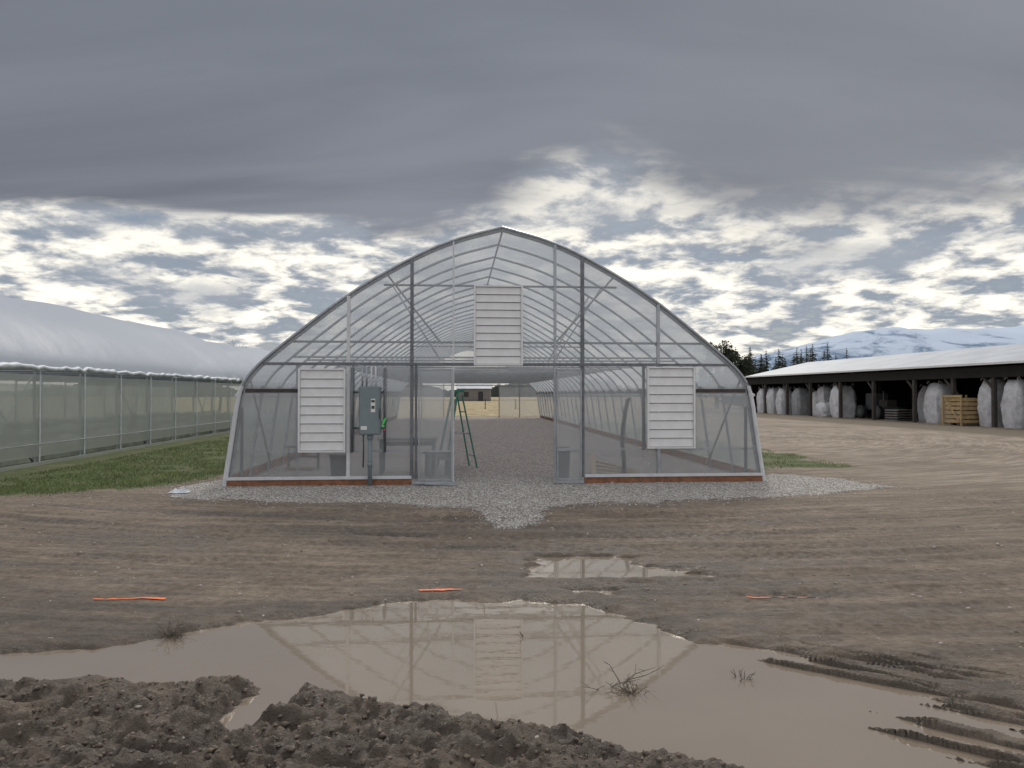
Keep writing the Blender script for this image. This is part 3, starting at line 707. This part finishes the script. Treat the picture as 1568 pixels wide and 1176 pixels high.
for (x_,y_,s_) in ((-25.5,62,1.0),(-23.6,64,.85)):
    b=B(); branch(b,Vector((0,0,0)),Vector((0,0,1)),2.0*s_,.13,5); o=b.build('bare_tree'); o.location=(x_,y_,0)
M['haze']=simple('hazy_trees',(.06,.072,.07),.9,0,.35,.05)
b=B(); 
for i in range(900):
    a=random.uniform(-.95,.32); d=random.uniform(330,520); x_=math.tan(a)*d; hh=random.uniform(3,9)*(1+.6*math.sin(a*23)); w_=random.uniform(4,9)
    if hh<2: hh=2
    vs=[];k_=9
    for j in range(k_+1): 
        t=j/k_; vs.append((x_+w_*(t-.5)*2,d,0)); vs.append((x_+w_*(t-.5)*2,d+random.uniform(-2,2),hh*math.sin(math.pi*(.06+.88*t))**.5*random.uniform(.75,1.1)))
    b.add(vs,[(2*j,2*j+2,2*j+3,2*j+1) for j in range(k_)],'haze')
b.build('distant_tree_line')
b=B()
for i in range(9): b.box((-6+i*3.0,0,.5),(.08,.08,1.0),'post')
for z in (.9,): b.box((6,-.055,z),(24,.03,.05),'post')
o=b.build('wooden_fence'); p_=G(-1,58); o.location=tuple(p_); o.rotation_euler=(0,0,A)
b=B(); b.box((0,0,1.3),(7,5,2.6),'bench'); b.add([(-3.8,-2.8,2.6),(3.8,-2.8,2.6),(3.8,2.8,2.6),(-3.8,2.8,2.6),(-3.8,0,4),(3.8,0,4)],[(0,1,5,4),(2,3,4,5),(0,4,3),(1,2,5)],'shedroof')
b.box((-1.5,-2.52,1.4),(1,.05,1),'black'); b.box((1.5,-2.52,1.0),(1,.05,2),'black')
o=b.build('farmhouse'); o.location=(-8,150,0)
# ------------------------------------------------------------ mountains
m,nt,out=newmat('hazy_mountain_mat'); n=N(nt); p=n.pos()
sx=n.new('ShaderNodeSeparateXYZ'); nt.links.new(p,sx.inputs[0])
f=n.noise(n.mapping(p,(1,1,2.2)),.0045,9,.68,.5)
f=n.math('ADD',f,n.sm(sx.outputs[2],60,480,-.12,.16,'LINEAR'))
c=n.mix(n.sm(f,.42,.62),(.15,.21,.30),(.48,.55,.65)); nt.links.new(n.bsdf(c,1.0,spec=0.0),out.inputs[0])  # distance haze is put into the blue-grey rock and snow colours
nxm,nym=260,40; xs=np.linspace(700,7500,nxm); ysm=np.linspace(4300,6800,nym); XM,YM=np.meshgrid(xs,ysm)
az=XM/YM; crest=np.interp(az,[.10,.22,.33,.40,.47,.55,.65,.74,.85,1.2],[0,0,.046,.062,.079,.086,.087,.088,.08,.05])
prof=np.sin(np.clip((YM-4300)/2500,0,1)*np.pi)**.8
ZM=prof*crest*5900*(1+.10*fbm(XM/420,YM/420,5,7))-3
me=bpy.data.meshes.new('mountain_range'); idx=np.arange(nxm*nym).reshape(nym,nxm)
q=np.stack([idx[:-1,:-1],idx[:-1,1:],idx[1:,1:],idx[1:,:-1]],-1).reshape(-1,4)
me.from_pydata(np.stack([XM.ravel(),YM.ravel(),ZM.ravel()],1).tolist(),[],q.tolist()); me.polygons.foreach_set('use_smooth',[True]*len(q)); me.materials.append(m)
scene.collection.objects.link(bpy.data.objects.new('mountain_range',me))
# ------------------------------------------------------------ sky / light
w=bpy.data.worlds.new('World'); scene.world=w; w.use_nodes=True; nt=w.node_tree; nt.nodes.clear(); n=N(nt)
out=nt.nodes.new('ShaderNodeOutputWorld')
tc=n.new('ShaderNodeTexCoord').outputs['Generated']; sp=n.new('ShaderNodeSeparateXYZ'); nt.links.new(tc,sp.inputs[0]); dx,dy,dz=sp.outputs
zc=n.math('ADD',n.math('MAXIMUM',dz,0.0),.20)
cb=n.new('ShaderNodeCombineXYZ'); n.put(cb.inputs[0],n.math('DIVIDE',dx,zc)); n.put(cb.inputs[1],n.math('DIVIDE',dy,zc)); pl=cb.outputs[0]
nl=n.noise(pl,.9,3,.5); nm_=n.noise(pl,1.3,6,.55,.2); nf=n.noise(n.mapping(pl,(1,1.0,1),loc=(3,7,0)),4.8,9,.60,.15); ns=n.noise(n.mapping(pl,(.4,1.3,1),rot=(0,0,.45)),1.3,6,.5,.5)
wisp=n.noise(n.mapping(pl,(.45,1.6,1),rot=(0,0,-.5),loc=(1,2,0)),2.2,7,.55,.5)
T=n.math('ADD',.215,n.math('MULTIPLY',n.sm(n.math('ABSOLUTE',n.math('SUBTRACT',dx,.10)),.0,.24,1,0),.095))
T=n.math('ADD',T,n.math('MULTIPLY',n.sm(dx,.1,.5),.005))
ee=n.math('ADD',dz,n.math('MULTIPLY',n.math('SUBTRACT',nl,.5),.07)); ee=n.math('ADD',ee,n.math('MULTIPLY',n.math('SUBTRACT',wisp,.5),.15))
soft=n.sm(dx,-.2,.1,.018,.06)
deck=n.sm(ee,n.math('SUBTRACT',T,soft),n.math('ADD',T,soft))
dk=n.mix(n.sm(ns,.3,.7),(.150,.165,.200),(.255,.272,.315))
dk=n.mix(n.sm(dz,.26,.46,0,.5),dk,(.220,.242,.288))
dk=n.mix(n.sm(dx,-.05,.45,0,.4),dk,(.29,.30,.325))
dk=n.mix(n.sm(dz,.52,.80),dk,(1.35,1.36,1.36))  # unseen zenith brightened, added to light the ground
bc=n.mix(n.sm(nf,.41,.60),(.31,.355,.42),(1.2,1.14,1.0))
bc=n.mix(n.sm(nm_,.50,.68,0,.7),bc,(.38,.415,.47))
bc=n.mix(n.sm(dz,.16,.27,0,.35),bc,(.45,.465,.49))
bc=n.mix(n.sm(dz,.085,.0,0,.6),bc,(.84,.80,.69))
cl=n.mix(deck,bc,dk)
cl=n.mix(n.sm(dy,.25,-.35),cl,(.72,.73,.77))  # unseen sky behind the camera brightened as added ground light
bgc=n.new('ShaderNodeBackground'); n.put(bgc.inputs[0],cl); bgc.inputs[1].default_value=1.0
sky=n.new('ShaderNodeTexSky',sky_type='NISHITA'); sky.sun_disc=False; sky.sun_elevation=math.radians(43); sky.sun_rotation=math.radians(8)
bgs=n.new('ShaderNodeBackground'); nt.links.new(sky.outputs[0],bgs.inputs[0]); bgs.inputs[1].default_value=.05
ms=n.new('ShaderNodeMixShader')
gap=n.math('MULTIPLY',n.sm(nf,.42,.33),n.math('SUBTRACT',1.0,deck)); gap=n.math('MULTIPLY',gap,.6)
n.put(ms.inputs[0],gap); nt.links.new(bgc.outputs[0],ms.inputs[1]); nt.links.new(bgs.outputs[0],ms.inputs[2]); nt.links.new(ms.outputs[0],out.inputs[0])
sl=bpy.data.lights.new('sun','SUN'); sl.energy=1.5; sl.angle=math.radians(11); sl.color=(1,.95,.87); so=bpy.data.objects.new('sun',sl); scene.collection.objects.link(so)
el=math.radians(43)
d=Vector((math.sin(math.radians(8))*math.cos(el),math.cos(math.radians(8))*math.cos(el),math.sin(el)))
so.rotation_euler=d.to_track_quat('Z','Y').to_euler()
# ------------------------------------------------------------ camera
cam=bpy.data.cameras.new('camera'); cam.lens=25; cam.sensor_width=36; cam.clip_end=30000; co_=bpy.data.objects.new('camera',cam); scene.collection.objects.link(co_)
co_.location=(0,0,1.522); co_.rotation_euler=(math.radians(90+.79),0,0); scene.camera=co_
scene.view_settings.view_transform='Standard'; scene.view_settings.look='None'; scene.view_settings.exposure=0
